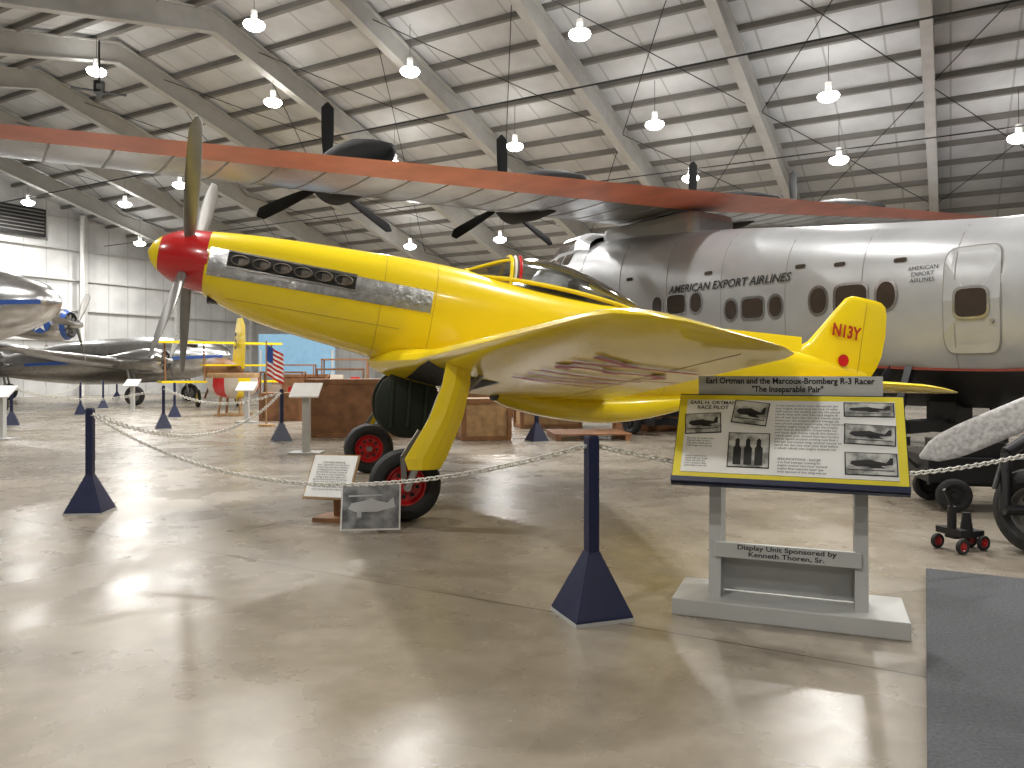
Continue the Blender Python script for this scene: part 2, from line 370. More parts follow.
def patch(name,s0,s1,h0,h1,m,off=.006,ns=40,nh=6):
    V=[];F=[]
    for sd in(-1,1):
        b0=len(V)
        for i in range(ns+1):
            s=s0+(s1-s0)*i/ns; f=i/ns; a=h0[0]+(h0[1]-h0[0])*f; c=h1[0]+(h1[1]-h1[0])*f
            for j in range(nh+1):
                h=a+(c-a)*j/nh; V.append((s,sd*(fy(s,h)+off),h))
        for i in range(ns):
            for j in range(nh):
                q=(b0+i*(nh+1)+j,b0+i*(nh+1)+j+1,b0+(i+1)*(nh+1)+j+1,b0+(i+1)*(nh+1)+j); F.append(q if sd<0 else q[::-1])
    return mo(name,V,F,m,P,smooth=True)
patch('exhaust_panel',.67,3.12,(-.17,-.14),(.14,.11),ALUP)
patch('exhaust_shroud',.86,2.24,(-.03,-.035),(.12,.11),DARK,.012)
b=MB()
for sd in(-1,1):
    for k in range(6):
        s=.99+k*.222
        def el(a_,c_,o,n=20): return [(s+a_*math.cos(t*2*pi/n),sd*(fy(s+a_*math.cos(t*2*pi/n),.043+c_*math.sin(t*2*pi/n))+o+.04*math.cos(t*2*pi/n)),.043+c_*math.sin(t*2*pi/n)) for t in range(n)]
        b.rings([el(.108,.064,.0),el(.10,.060,.055),el(.085,.046,.06),el(.08,.042,.02)],0,fi=lambda j,k_:0 if j<2 else 1)
    for h in(-.05,.13):
        for q in range(20):
            s0_=.86+q*.069; b.beam((s0_,sd*(fy(s0_,h)+.015),h),(s0_+.07,sd*(fy(s0_+.07,h)+.015),h),.02,.016,0)
b.make('exhaust_stacks',[mat('heat_stained_steel',(.30,.27,.24),.3,.9,.3,12),mat('burnt_exhaust',(.015,.012,.011),.6,.2)],P,smooth=True)
b=MB()
for sd in(-1,1):
    for s in [.72+.1*k for k in range(25)]:
        for h in(-.145,.115):
            y=sd*(fy(s,h)+.008); b.cyl((s,y,h),(s,y+sd*.003,h),.007,None,6)
    for s in(1.3,1.9,2.3,2.7):
        b.beam((s,sd*(fy(s,-.15)+.008),-.15),(s,sd*(fy(s,.11)+.008),.11),.004,.006)
b.make('panel_fasteners',STEELD,P)
SEAM=mat('seam_line',(.35,.22,.01),.6)
def seam(name,pts,parent,r=.003):
    mb=MB()
    for p,q in zip(pts[:-1],pts[1:]): mb.cyl(p,q,r,None,5)
    return mb.make(name,SEAM,parent)
for i,s in enumerate((2.55,3.15,6.3)):
    rg=[Vector(v) for v in fring(s)]; seam('panel_seam_%d'%i,rg+[rg[0]],P)
seam('cowl_seam',[Vector((s,-fy(s,-.38)-.001,-.38)) for s in [.9+.1*k for k in range(20)]],P)
def wing_row(y):
    y=abs(y)
    LE=[(.0,2.55),(.45,2.70),(1.15,2.93),(5.3,3.20),(5.5,3.25),(5.62,3.40),(5.66,3.6)]
    TE=[(.0,5.55),(.45,5.47),(5.3,4.47),(5.5,4.38),(5.62,4.22),(5.66,4.05)]
    TK=[(.0,.155),(5.3,.115),(5.5,.095),(5.62,.05),(5.66,.01)]
    def li(T):
        for i in range(len(T)-1):
            if T[i][0]<=y<=T[i+1][0]: return T[i][1]+(T[i+1][1]-T[i][1])*(y-T[i][0])/(T[i+1][0]-T[i][0])
        return T[-1][1]
    return li(LE),li(TE),li(TK),-.79+.057*y
def foil(x): return 5*(.2969*math.sqrt(x)-.126*x-.3516*x*x+.2843*x**3-.1036*x**4)
def wpt(y,x,up):
    le,te,tk,h=wing_row(y); c=te-le; t=foil(x)*tk*c
    return (le+c*x,y,h-.02*x+(t*1.15 if up else -t*.8))
xs=[(1-math.cos(pi*k/14))/2 for k in range(15)]
ys=[0,.25,.45,.8,1.15]+[1.6+.46*k for k in range(9)]+[5.4,5.5,5.57,5.62,5.65,5.66]
for sd,nm in((-1,'port_wing'),(1,'starboard_wing')):
    b=MB(); R=[[wpt(sd*y,x,False) for x in xs]+[wpt(sd*y,x,True) for x in xs[-2:0:-1]] for y in ys]
    b.rings(R if sd>0 else [r[::-1] for r in R]); b.make(nm,YEL,P,smooth=True)
def under(s,y,off=.006):
    le,te,tk,h=wing_row(y); x=min(max((s-le)/(te-le),0),1); return Vector((s,y,wpt(y,x,False)[2]-off))
text('wing_registration','N13Y',1.1,DKRED,P,lambda u,v:under(4.12-v*1.2,-3.45-u*.80,.016),bold=0,cut=.06)
for k,(x,) in enumerate(((.76,),)):
    seam('aileron_seam',[Vector(wpt(-y,x,False)) for y in [.8+.3*k for k in range(16)]],P)
seam('flap_split',[Vector(wpt(-3.3,x,False)) for x in(.76,.85,.93,.99)],P)
for sd in(-1,1):
    V=[];F=[];n=8
    for i in range(n+1):
        for j in range(n+1):
            y=.35+1.35*i/n; s=2.98+.75*j/n; V.append(under(s,sd*y,.008))
    for i in range(n):
        for j in range(n): F.append((i*(n+1)+j,i*(n+1)+j+1,(i+1)*(n+1)+j+1,(i+1)*(n+1)+j))
    mo('wheel_well_shade',V,F,DARK,P)  # flat dark sheet on the wing skin; the open well's shade is its colour
GRIB=mat('green_rib',(.02,.035,.015),.5)
for sd,nm in((-1,'port'),(1,'starboard')):
    y=sd*1.8; c=W(2.57,y,.345); wheel(nm+'_wheel',c,(0,1,0),.345,.24,RED,P)
    b=MB(); top=Vector((3.2,y+sd*.16,-.75)); bot=Vector((c.x,y+sd*.19,c.z))
    mid=top.lerp(bot,.55); b.cyl(top,mid,.06); b.cyl(mid,bot,.038,None,14,1)
    b.cyl(bot,(c.x,y-sd*.12,c.z),.04,None,12,1)
    b.beam(mid+Vector((-.09,0,0)),mid.lerp(bot,.5)+Vector((-.15,0,0)),.03,.05,0); b.beam(mid.lerp(bot,.5)+Vector((-.15,0,0)),bot+Vector((-.04,0,.03)),.03,.05,0)
    b.cyl(top+Vector((.3,0,0)),mid,.025,None,8,0)
    b.make(nm+'_gear_leg',[BLADE,ALU],P,smooth=True)
    pr=[(1.54,2.93,3.16),(1.3,2.88,3.15),(1.0,2.76,3.08),(.8,2.64,3.0),(.62,2.53,2.92),(.52,2.56,2.86)]
    V=[];F=[]
    for o in(0,.025):
        for z,t0,t1 in pr:
            for k in range(6):
                f=k/5; V.append(W(t0+(t1-t0)*f,sd*(2.06+.05*math.sin(pi*f)+o),z))
    n=len(pr)*6
    for i in range(len(pr)-1):
        for k in range(5):
            q=(i*6+k,i*6+k+1,(i+1)*6+k+1,(i+1)*6+k); F.append(q); F.append(tuple(n+v for v in q[::-1]))
    bd=[k for k in range(6)]+[i*6+5 for i in range(1,len(pr))]+[(len(pr)-1)*6+k for k in range(4,-1,-1)]+[i*6 for i in range(len(pr)-2,0,-1)]
    for k in range(len(bd)): u,v=bd[k],bd[(k+1)%len(bd)]; F.append((u,v,n+v,n+u))
    mo(nm+'_leg_door',V,F,YEL,P)
    b=MB(); R=[]
    for yy,k in((.16,.95),(.18,1.),(.20,1.),(.21,.93)):
        R.append([W(2.83+.38*k*sg(math.cos(t*2*pi/28),.95),sd*yy,1.05+.40*k*sg(math.sin(t*2*pi/28),.95)) for t in range(28)])
    b.rings(R); 
    for k in range(3): b.beam(W(2.62+.2*k,sd*.23,.78),W(2.66+.2*k,sd*.23,1.34),.03,.03,1)
    b.make(nm+'_inner_door',[GRN,GRIB],P,smooth=True)
ST=[(4.15,.24,-.80,-1.02),(4.3,.27,-.80,-1.07),(4.9,.29,-.80,-1.12),(5.6,.29,-.7,-1.08),(6.2,.26,-.6,-.93),(6.8,.2,-.5,-.70)]
b=MB(); R=[]
for k in range(24):
    s=4.15+2.65*k/23; hw,t,bt=interp(ST,s); m_=(t+bt)/2; H=(t-bt)/2
    R.append([(s,hw*sg(math.cos(q*2*pi/32),.75),m_+H*sg(math.sin(q*2*pi/32),.75)) for q in range(32)])
b.rings(R); b.make('belly_scoop',YEL,P,smooth=True)
b=MB(); b.rings([[(s,.22*k*sg(math.cos(q*2*pi/24),.75),-.93+.085*k*sg(math.sin(q*2*pi/24),.75)) for q in range(24)] for s,k in((4.14,1),(4.2,.9))]); b.make('scoop_intake',DARK,P)
b=MB(); b.box((6.72,0,-.63),(.2,.28,.14),0); b.make('scoop_exit_flap',RED,P,bevel=.02)
# canopy
CT=[(3.52,.20,.50),(3.72,.235,.62),(4.02,.27,.77),(4.4,.30,.82),(4.8,.305,.81),(5.2,.28,.73),(5.6,.20,.61),(5.95,.06,.47)]
def cring(s,grow=0):
    hw,tp=interp(CT,s); B=.38; R=[]
    for k in range(21):
        t=pi*k/20; R.append((s,(hw+grow)*sg(math.cos(t),.85),B+(tp+grow-B)*sg(max(math.sin(t),0),.85)))
    return R
b=MB(); b.rings([cring(3.52+2.43*k/36) for k in range(37)],closed=False,cap=False); b.make('canopy_glass',GLASS,P,smooth=True)
b=MB()
def strip(pts,r,i=0):
    for p,q in zip(pts[:-1],pts[1:]): b.cyl(p,q,r,None,8,i)
strip(cring(4.05,.004),.024,0); strip(cring(3.53,.004),.02)
for idx in(6,14): strip([cring(3.53+.52*k/6,.004)[idx] for k in range(7)],.018)
for idx in(1,19): strip([cring(3.54+2.35*k/24,.004)[idx] for k in range(25)],.028)
strip([cring(4.16,.006)[k] for k in range(12,20)],.022,1)
strip([cring(4.10,.006)[k] for k in range(12,20)],.018,2)
b.make('canopy_frame',[YEL,RED,WHT],P,smooth=True)
b=MB(); b.box((4.6,0,.45),(1.25,.46,.05),0); b.box((4.95,0,.58),(.08,.26,.2),0); b.box((4.1,0,.51),(.2,.34,.10),0); b.cyl((4.12,0,.55),(4.12,0,.64),.04); b.box((5.25,0,.49),(.5,.22,.08),0)
b.make('cockpit_interior',mat('cockpit_grey_green',(.09,.095,.08),.6),P,bevel=.02)
FN=[(.15,7.9,9.62,.15),(.34,8.25,9.72,.13),(.5,8.5,9.77,.11),(.8,8.72,9.79,.09),(1.1,8.93,9.76,.07),(1.22,9.02,9.72,.06),(1.27,9.12,9.64,.03),(1.28,9.2,9.55,.008)]
b=MB(); R=[]
for h,l,t,k in FN:
    R.append([(l+(t-l)*x,-foil(x)*k*1.0,h) for x in xs]+[(l+(t-l)*x,foil(x)*k*1.0,h) for x in xs[-2:0:-1]])
b.rings(R); b.rings([[(9.15+.45*x,-foil(x)*.08,h) for x in xs]+[(9.15+.5*x,foil(x)*.08,h) for x in xs[-2:0:-1]] for h in(-.05,.2)])
b.rings([[(6.9,-.01,.38),(6.9,.01,.38),(6.9,0,.42)],[(8.4,-.05,.33),(8.4,.05,.33),(8.4,0,.55)]])
b.make('fin_and_rudder',YEL,P,smooth=True)
seam('rudder_seam',[Vector((9.36,-.045,h)) for h in(-.0,.3,.6,.9,1.22)],P)
for sd in(-1,1):
    ST2=[(0,8.25,9.55,.11),(.6,8.4,9.5,.10),(1.5,8.6,9.38,.08),(1.85,8.7,9.3,.06),(1.98,8.82,9.18,.03),(2.0,8.9,9.1,.005)]
    b=MB(); R=[]
    for y,l,t,k in ST2:
        R.append([(l+(t-l)*x,sd*y,-.05-foil(x)*k*1.0) for x in xs]+[(l+(t-l)*x,sd*y,-.05+foil(x)*k*1.0) for x in xs[-2:0:-1]])
    b.rings(R if sd>0 else [r[::-1] for r in R]); b.make('stabilizer',YEL,P,smooth=True)
text('tail_registration','N13Y',.22,DKRED,P,lambda u,v:Vector((9.05+u*.9,-.085,.73+v*1.1)),bold=.008)
b=MB(); b.cyl((9.07,-.075,.33),(9.07,-.09,.33),.085,None,24); b.make('tail_emblem',RED,P)
tw=W(7.6,0,.16); wheel('tail_wheel',tw,(0,1,0),.16,.1,BLADE,P)
b=MB(); b.cyl(tw+Vector((0,.09,0)),(7.5,.05,-.3),.025); b.cyl(tw+Vector((0,-.09,0)),(7.5,-.05,-.3),.025); b.make('tail_wheel_fork',BLADE,P,smooth=True)

# ---------------------------------------------------------------- stanchions & chain
def stanchion(x,y,s=1.0,rot=.5):
    e=empty('stanchion_post',Matrix.Translation((x,y,0))@Matrix.Rotation(rot,4,'Z'))
    b=MB(); w=.185
    def sq(h,z): return [(-h,-h,z),(h,-h,z),(h,h,z),(-h,h,z)]
    b.rings([sq(w,0.),sq(w,.02)],1); b.rings([sq(w-.004,.02),sq(w-.008,.035),sq(.045,.36),sq(.038,.38)])
    b.rings([sq(.034,.33),sq(.034,1.05),sq(.027,1.065)])
    b.cyl((-.05,0,1.0),(.05,0,1.0),.012,None,8,1)
    b.make('post_body',[NAVY,SIGNG],e)
stanchion(.47,4.55,rot=.35); stanchion(-4.3,7.85,rot=.1); stanchion(-4.67,15.6); stanchion(.5,15.6); stanchion(-13,20); stanchion(-13.9,24.8); stanchion(-15.4,29.0)
stanchion(-19.5,38,rot=.2); stanchion(-16.3,38.5); stanchion(-10.3,23.5); stanchion(4.7,6.0); stanchion(-8.6,19)
def chain(A,B,sag,pitch=.036,r=.0055):
    A=Vector(A);B=Vector(B); n0=200; pts=[]
    for k in range(n0+1):
        f=k/n0; p=A.lerp(B,f); p.z-=4*sag*f*(1-f); pts.append(p)
    b=MB(); acc=0; i=0; side=0
    for k in range(n0):
        seg=(pts[k+1]-pts[k]).length
        while acc<=seg:
            p=pts[k].lerp(pts[k+1],acc/seg); t=(pts[k+1]-pts[k]).normalized()
            u=t.cross(Vector((0,0,1))).normalized(); v=u.cross(t)
            w=(u+v).normalized() if side else (u-v).normalized(); nn=t.cross(w); side^=1
            V=[];F=[];M1,M2=10,5
            for a in range(M1):
                an=2*pi*a/M1; c=p+t*math.cos(an)*pitch*.66+w*math.sin(an)*pitch*.38; dr=(t*math.cos(an)+w*math.sin(an)).normalized()
                for q in range(M2):
                    bn=2*pi*q/M2; V.append(c+dr*math.cos(bn)*r+nn*math.sin(bn)*r)
            for a in range(M1):
                for q in range(M2): F.append((a*M2+q,((a+1)%M1)*M2+q,((a+1)%M1)*M2+(q+1)%M2,a*M2+(q+1)%M2))
            b.add(V,F); acc+=pitch
        acc-=seg
    return b.make('barrier_chain',CHN,smooth=True,auto=None)
def between(p,q,g=.04):
    p=Vector(p);q=Vector(q);t=(q-p).normalized(); return p+t*g,q-t*g
def ch(p,q,s,*a): p,q=between(p,q); chain(p,q,s,*a)
ch((-4.3,7.85,1.0),(.47,4.55,1.0),.44,.042,.0052)
ch((.47,4.55,1.0),(4.7,6.0,1.0),.27,.042,.0052)
ch((-4.3,7.85,1.0),(-4.67,15.6,1.0),.5,.07,.0055)
ch((-4.67,15.6,1.0),(-8.6,19,1.0),.3,.09,.007)
ch((-8.6,19,1.0),(-13,20,1.0),.3,.09,.007)
ch((-13,20,1.0),(-13.9,24.8,1.0),.3,.09,.007)

# ---------------------------------------------------------------- information lectern
sx=Vector((.93,-.37,0)).normalized(); ang=math.atan2(sx.y,sx.x)
E=empty('information_lectern',Matrix.Translation((1.63,4.57,0))@Matrix.Rotation(ang,4,'Z'))
bx('base_plinth',(0,0,.05),(1.27,.5,.10),SIGNG,E,bevel=.006)
for k,x in enumerate((-.40,.40)):
    V=[(x+dx,y,z) for dx in(-.035,.035) for y,z in((-.14,.1),(.14,.1),(.12,.98),(-.10,.86))]
    mo('upright_%d'%k,V,[(0,1,2,3),(4,7,6,5),(0,4,5,1),(1,5,6,2),(2,6,7,3),(3,7,4,0)],SIGNG,E)
bx('cross_panel',(0,.03,.235),(.74,.02,.25),SIGNG,E)
bx('shelf',(0,-.02,.37),(.74,.2,.03),SIGNG,E,bevel=.004)
bx('shelf_lip',(0,-.13,.385),(.80,.03,.09),SIGNG,E,bevel=.004)
text('sponsor_text','Display Unit Sponsored by\nKenneth Thoren, Sr.',.05,TXT,E,lambda u,v:Vector((u,-.1465,.388+v*.78)),bold=.001)
tilt=math.atan2(.49,.35)
BM=Matrix.Translation((0,-.33,.81))@Matrix.Rotation(tilt,4,'X')
BD=empty('board',BM,E)
bx('backing_board',(0,.295,-.018),(1.25,.62,.03),NAVY,BD)
bx('yellow_border',(0,.30,.0),(1.24,.585,.012),SIGNY,BD)
bx('poster',(0,.305,.008),(1.15,.50,.006),WHT,BD)
bx('clear_edge',(0,.005,-.005),(1.25,.03,.05),NAVY,BD)
def photo(name,cx,cy_,w,h,rot,seed,kind):
    R=Matrix.Rotation(rot,3,'Z')
    bx(name+'_mount',(cx,cy_,.0125),(w+.012,h+.012,.002),TXT,BD,R)
    bx(name,(cx,cy_,.0145),(w,h,.002),photo_mat(name,seed,(.16,.16,.15),(.55,.55,.52),14),BD,R)
    b=MB(); z=.0165
    def pl(pts,i=0): b.add([Vector((cx,cy_,z))+R@Vector((px*w,py*h,0)) for px,py in pts],[tuple(range(len(pts)))],i)
    if kind=='plane':
        pl([(-.42,-.02),(-.38,.12),(-.2,.16),(0,.2),(.08,.14),(.3,.06),(.38,.3),(.44,.3),(.43,-.02),(.1,-.12),(-.3,-.14)]); pl([(-.15,-.02),(.12,-.02),(.3,-.2),(-.0,-.2)]); pl([(-.45,-.28),(.45,-.28),(.45,-.32),(-.45,-.32)])
    else:
        for k in range(3):
            x0=-.38+k*.27; pl([(x0,-.45),(x0,.05),(x0+.04,.12),(x0+.04,.3),(x0+.1,.36),(x0+.15,.3),(x0+.15,.12),(x0+.2,.05),(x0+.2,-.45)])
    b.make(name+'_subject',TXT,BD)
photo('photo_1',-.47,.385,.20,.13,.08,1,'plane')
photo('photo_2',-.20,.465,.19,.15,-.12,2,'plane')
photo('photo_3',-.20,.21,.22,.22,0,3,'people')
photo('photo_4',.44,.50,.25,.085,0,4,'plane')
photo('photo_5',.44,.335,.25,.12,-.04,5,'plane')
photo('photo_6',.44,.15,.25,.13,0,6,'plane')
text('poster_title','EARL H. ORTMAN\nRACE PILOT',.034,TXT,BD,lambda u,v:Vector((-.42+u,.515+v,.013)),bold=.0006)
words="the race pilot flew this low wing racer in the national air races and placed second in the trophy dash with an average speed of two hundred miles per hour over the closed course the airplane was rebuilt with a larger engine and new cowling before the final season".split()
def para(n,ln,seed):
    rr=random.Random(seed); out=[]
    for i in range(n):
        s=''
        while len(s)<ln: s+=rr.choice(words)+' '
        out.append(s[:ln])
    return '\n'.join(out)
text('poster_body_text',para(15,42,1),.021,TXT,BD,lambda u,v:Vector((-.06+u*.96,.375+v*.98,.013)),align='LEFT')
text('poster_caption_text',para(4,24,2),.017,TXT,BD,lambda u,v:Vector((-.555+u*.9,.255+v,.013)),align='LEFT')
text('poster_caption_text_b',para(5,22,3)+'\n',.016,TXT,BD,lambda u,v:Vector((-.555+u*.9,.12+v,.013)),align='LEFT')
text('poster_spec_text','SPECIFICATIONS - RACER\n'+para(4,30,5),.02,TXT,BD,lambda u,v:Vector((-.04+u,.12+v,.013)),align='LEFT')
HD=empty('header',Matrix.Translation((-.0,.06,1.30)),E)
bx('header_board',(0,0,.05),(1.04,.015,.125),SIGNG,HD)
text('header_text','Earl Ortman and the Marcoux-Bromberg R-3 Racer\n"The Inseparable Pair"',.054,TXT,HD,lambda u,v:Vector((u*.84,-.0095,.058+v*.92)),bold=.0014)

E=empty('floor_placard',Matrix.Translation((-1.72,7.35,0))@Matrix.Rotation(-.25,4,'Z'))
R=Matrix.Rotation(math.radians(58),3,'X')
bx('placard_frame',(0,0,.43),(.48,.46,.02),WOODL,E,R); bx('placard_sheet',(0,-.011,.438),(.45,.43,.01),WHT,E,R)
Ri=R
text('placard_text','FORWARD AIRPLANE\n'+para(11,34,9),.024,TXT,E,lambda u,v:Vector((0,-.02,.443))+Ri@Vector((u,v*1.05,0)))
b=MB(); b.beam((0,.1,.42),(0,.12,.03),.06,.04); b.box((0,.1,.02),(.36,.3,.04)); b.make('placard_stand',WOOD,E)
E=empty('photo_placard',Matrix.Translation((-1.27,6.93,0))@Matrix.Rotation(.1,4,'Z'))
R=Matrix.Rotation(math.radians(72),3,'X')
bx('mount_board',(0,0,.22),(.53,.42,.015),WHT,E,R)
bx('grey_photo',(0,-.010,.225),(.50,.39,.01),photo_mat('old_photo',8,(.03,.03,.03),(.22,.22,.22),7),E,R)
b=MB()
def pp(pts): b.add([Vector((0,-.017,.227))+R@Vector((x,y,0)) for x,y in pts],[tuple(range(len(pts)))])
pp([(-.2,-.02),(-.17,.03),(-.05,.05),(.0,.075),(.05,.05),(.15,.03),(.2,.08),(.22,-.01),(.05,-.05),(-.14,-.05)]); pp([(-.2,.1),(.1,.105),(.1,.095),(-.2,.085)]); pp([(-.12,-.05),(-.08,-.05),(-.08,-.1),(-.12,-.1)])
b.make('photo_subject',mat('photo_grey',(.42,.42,.42),.5),E)
b=MB(); b.beam((0,.06,.3),(0,.25,.0),.03,.02); b.make('easel_leg',WOOD,E)

# carpeted platform on the right
dv=Vector((.536,1,0)).normalized(); pv=Vector((dv.y,-dv.x,0))
C0=Vector((2.93,5.45,0)); Pt=[C0,C0+pv*2.2,C0+pv*2.2-dv*5,C0-dv*5]
b=MB(); b.add([p+Vector((0,0,z)) for z in(0,.05) for p in Pt],[(3,2,1,0),(4,5,6,7),(0,1,5,4),(1,2,6,5),(2,3,7,6),(3,0,4,7)])
b.make('carpeted_platform',[mat('grey_carpet',(.10,.104,.112),.95,0,.25,60,bump=.6,bscale=250)],bevel=.008)

# ---------------------------------------------------------------- flying boat
hd=Vector((-.567,.824,0)).normalized(); pt=Vector((-hd.y,hd.x,0))
O=Vector((7.1,12,0))-pt*1.5
FM=Matrix(((hd.x,pt.x,0,O.x),(hd.y,pt.y,0,O.y),(0,0,1,0),(0,0,0,1)))
B=empty('silver_flying_boat',FM)
HT=[(-9.6,.12,3.95,3.1,3.3),(-7,.6,3.8,2.1,2.5),(-4,1.15,3.78,1.25,1.8),(-1.5,1.42,3.88,.85,1.5),(0,1.5,3.98,.80,1.45),(3,1.52,4.30,.8,1.58),(6,1.52,4.66,.9,1.8),(9,1.48,4.90,1.15,2.1),(11,1.3,4.85,1.6,2.5),(12.4,.95,4.5,2.2,2.9),(13.2,.5,4.15,2.9,3.3),(13.5,.12,3.9,3.4,3.6)]
def hy(L,z,e=2.7):
    hw,tp,bt,ch=interp(HT,L); hc=ch+(tp-ch)*.42; H=(tp-hc) if z>hc else (hc-ch)*1.6
    q=min(1,abs(z-hc)/H); return hw*(1-q**e)**(1/e)
def hring(L):
    hw,tp,bt,ch=interp(HT,L); R=[]
    hc=ch+(tp-ch)*.42
    zs=[ch+(hc-ch)*k/8 for k in range(8)]+[hc+(tp-hc)*math.sin(pi/2*k/12) for k in range(13)]
    for z in zs: R.append((L,hy(L,min(z,tp)),min(z,tp)))
    for z in zs[-2::-1]: R.append((L,-hy(L,z),z))
    yc=hy(L,ch)
    for f in(.75,.5,.25): R.append((L,-yc*f,bt+(ch-bt)*f**1.3))
    R.append((L,0,bt))
    for f in(.25,.5,.75): R.append((L,yc*f,bt+(ch-bt)*f**1.3))
    return R
b=MB(); Ls=[-9.6+23.1*k/80 for k in range(81)]
b.rings([hring(L) for L in Ls],fi=lambda j,k:(1 if k>=40 else 0)); b.make('hull',[HULL,BLK],B,smooth=True)
b=MB()
for sd in(-1,1):
    pts=[Vector((L,sd*(hy(L,interp(HT,L)[3])+.005),interp(HT,L)[3])) for L in Ls]
    for p,q in zip(pts[:-1],pts[1:]): b.beam(p,q,.04,.04)
b.make('chine_stripe',mat('chine_red',(.18,.03,.02),.4),B)
def hs(L,z,off=.01): return Vector((L,hy(L,z)+off,z))
def hpatch(mb,L,z,w,h,off,i,n=24,pw=.5):
    c=[hs(L+w/2*sg(math.cos(t*2*pi/n),pw),z+h/2*sg(math.sin(t*2*pi/n),pw),off) for t in range(n)]
    mb.add([hs(L,z,off)]+c,[(0,1+k,1+(k+1)%n) for k in range(n)],i)
b=MB()
for L in [-6+1.55*k for k in range(12)]:
    hw,tp,bt,chz=interp(HT,L); zz=[chz+(tp-chz)*k/14 for k in range(14)]
    for z0,z1 in zip(zz[:-1],zz[1:]): b.beam(hs(L,z0,.003),hs(L,z1,.003),.008,.012,up=(1,0,0))
b.make('hull_skin_seams',STEELD,B)
b=MB()
def win(L,z,w,h,pw):
    hpatch(b,L,z,w+.1,h+.1,.012,1,24,pw); hpatch(b,L,z,w,h,.018,0,24,pw)
for L0,z,k in((6.1,2.90,.9),(4.05,2.68,.84),(1.95,2.72,1.)):
    win(L0+.64*k,z,.32*k,.46*k,.9); win(L0,z,.58*k,.46*k,.45); win(L0-.64*k,z,.32*k,.46*k,.9)
for L,z in((7.6,3.6),(5.2,3.5),(3.0,3.4),(2.2,3.35),(1.1,3.3)): hpatch(b,L,z,.22,.08,.012,0,16,.5)
hpatch(b,-.05,2.55,.86,1.72,.012,2,32,.3); hpatch(b,-.05,2.55,.82,1.68,.018,3,32,.3); hpatch(b,-.05,2.5,.54,.52,.024,1,24,.45);hpatch(b,-.05,2.5,.46,.44,.030,0,24,.45)
b.cyl(hs(-.36,2.2,.02),hs(-.36,2.2,.06),.03,None,10,2)
b.make('windows_and_door',[WGL,ALU,STEELD,HULL],B)
text('airline_lettering','AMERICAN EXPORT AIRLINES',.235,TXT,B,lambda u,v:hs(4.75-u,3.22+v,.02),shear=.25,bold=.004,cut=.15)
text('door_lettering','AMERICAN\nEXPORT\nAIRLINES',.10,TXT,B,lambda u,v:hs(.70-u,3.02+v,.02))
b=MB()
for k in range(4):
    L=10.35+k*.42; hpatch(b,L,4.45-.05*k,.34,.34,.02,0,16,.4)
b.make('cockpit_side_glazing',[WGL],B)
b=MB(); R=[]
for L,hw,t in((9.6,1.1,5.0),(10.2,1.1,5.2),(10.9,1.05,5.15),(11.5,.85,4.9),(11.9,.6,4.6)):
    R.append([(L,hw*sg(math.cos(q*pi/14),.6),4.3+(t-4.3)*sg(max(math.sin(q*pi/14),0),.6)) for q in range(15)])
b.rings(R,0,cap=False,closed=False,fi=lambda j,k:(1 if (j in(1,2) and k%3!=0) or (j==3 and k in(3,4,6,7,9,10)) else 0)); b.make('cockpit_cabin',[HULL,WGL],B,smooth=False)
TEL=5.4
def wz(k): return 5.33-(.060 if k>0 else .078)*k
def fbrow(k):
    a=abs(k); f=a/18.9; ch=4.7*(1-f)+1.2*f; tk=.17*(1-f)+.10*f
    te=TEL+.45*f; le=te+ch
    if a>18: q=math.sqrt(max(.0004,1-((a-18)/.92)**2)); m=(le+te)/2; le=m+(le-m)*q; te=m-(m-te)*q; tk*=q
    return le,te,tk
ks=[-18.9+.05]+[-18.8,-18.6,-18.3,-18]+[-17+1.0*k for k in range(35)]+[18,18.3,18.6,18.8,18.9]
b=MB(); R=[]
xs2=[(1-math.cos(pi*k/16))/2 for k in range(17)]
for k in ks:
    le,te,tk=fbrow(k); c=le-te; z0=wz(k)+.30
    inc=math.tan(math.radians(4.5))
    def q(x,up): 
        L=le-c*x; t=foil(x)*tk*c; return (L,k,z0+(L-te)*inc*.6-.25+(t*1.1 if up else -t*.75))
    R.append([q(x,False) for x in xs2]+[q(x,True) for x in xs2[-2:0:-1]])
b.rings(R,fi=lambda j,k:(1 if (10<=k<=17) else 0)); b.make('wing',[HULLB,ORANGE],B,smooth=True)
b=MB()
for k in [-17+.8*i for i in range(43)]:
    le,te,tk=fbrow(k); c=le-te; z0=wz(k)+.05; inc=math.tan(math.radians(4.5))*.6
    pts=[Vector((le-c*x,k,z0+(c-c*x)*inc-foil(x)*tk*c*.75-.003)) for x in xs2[2:11]]
    for p,q_ in zip(pts[:-1],pts[1:]): b.beam(p,q_,.03,.012)
b.make('wing_rib_lines',mat('rib_grey',(.25,.25,.25),.4,.5),B)
bx('wing_pylon',(7.9,0,4.82),(3.2,1.5,.7),HULL,B,bevel=.2)
MBK=mat('matte_black_blade',(.008,.008,.008),.75,spec=.2)
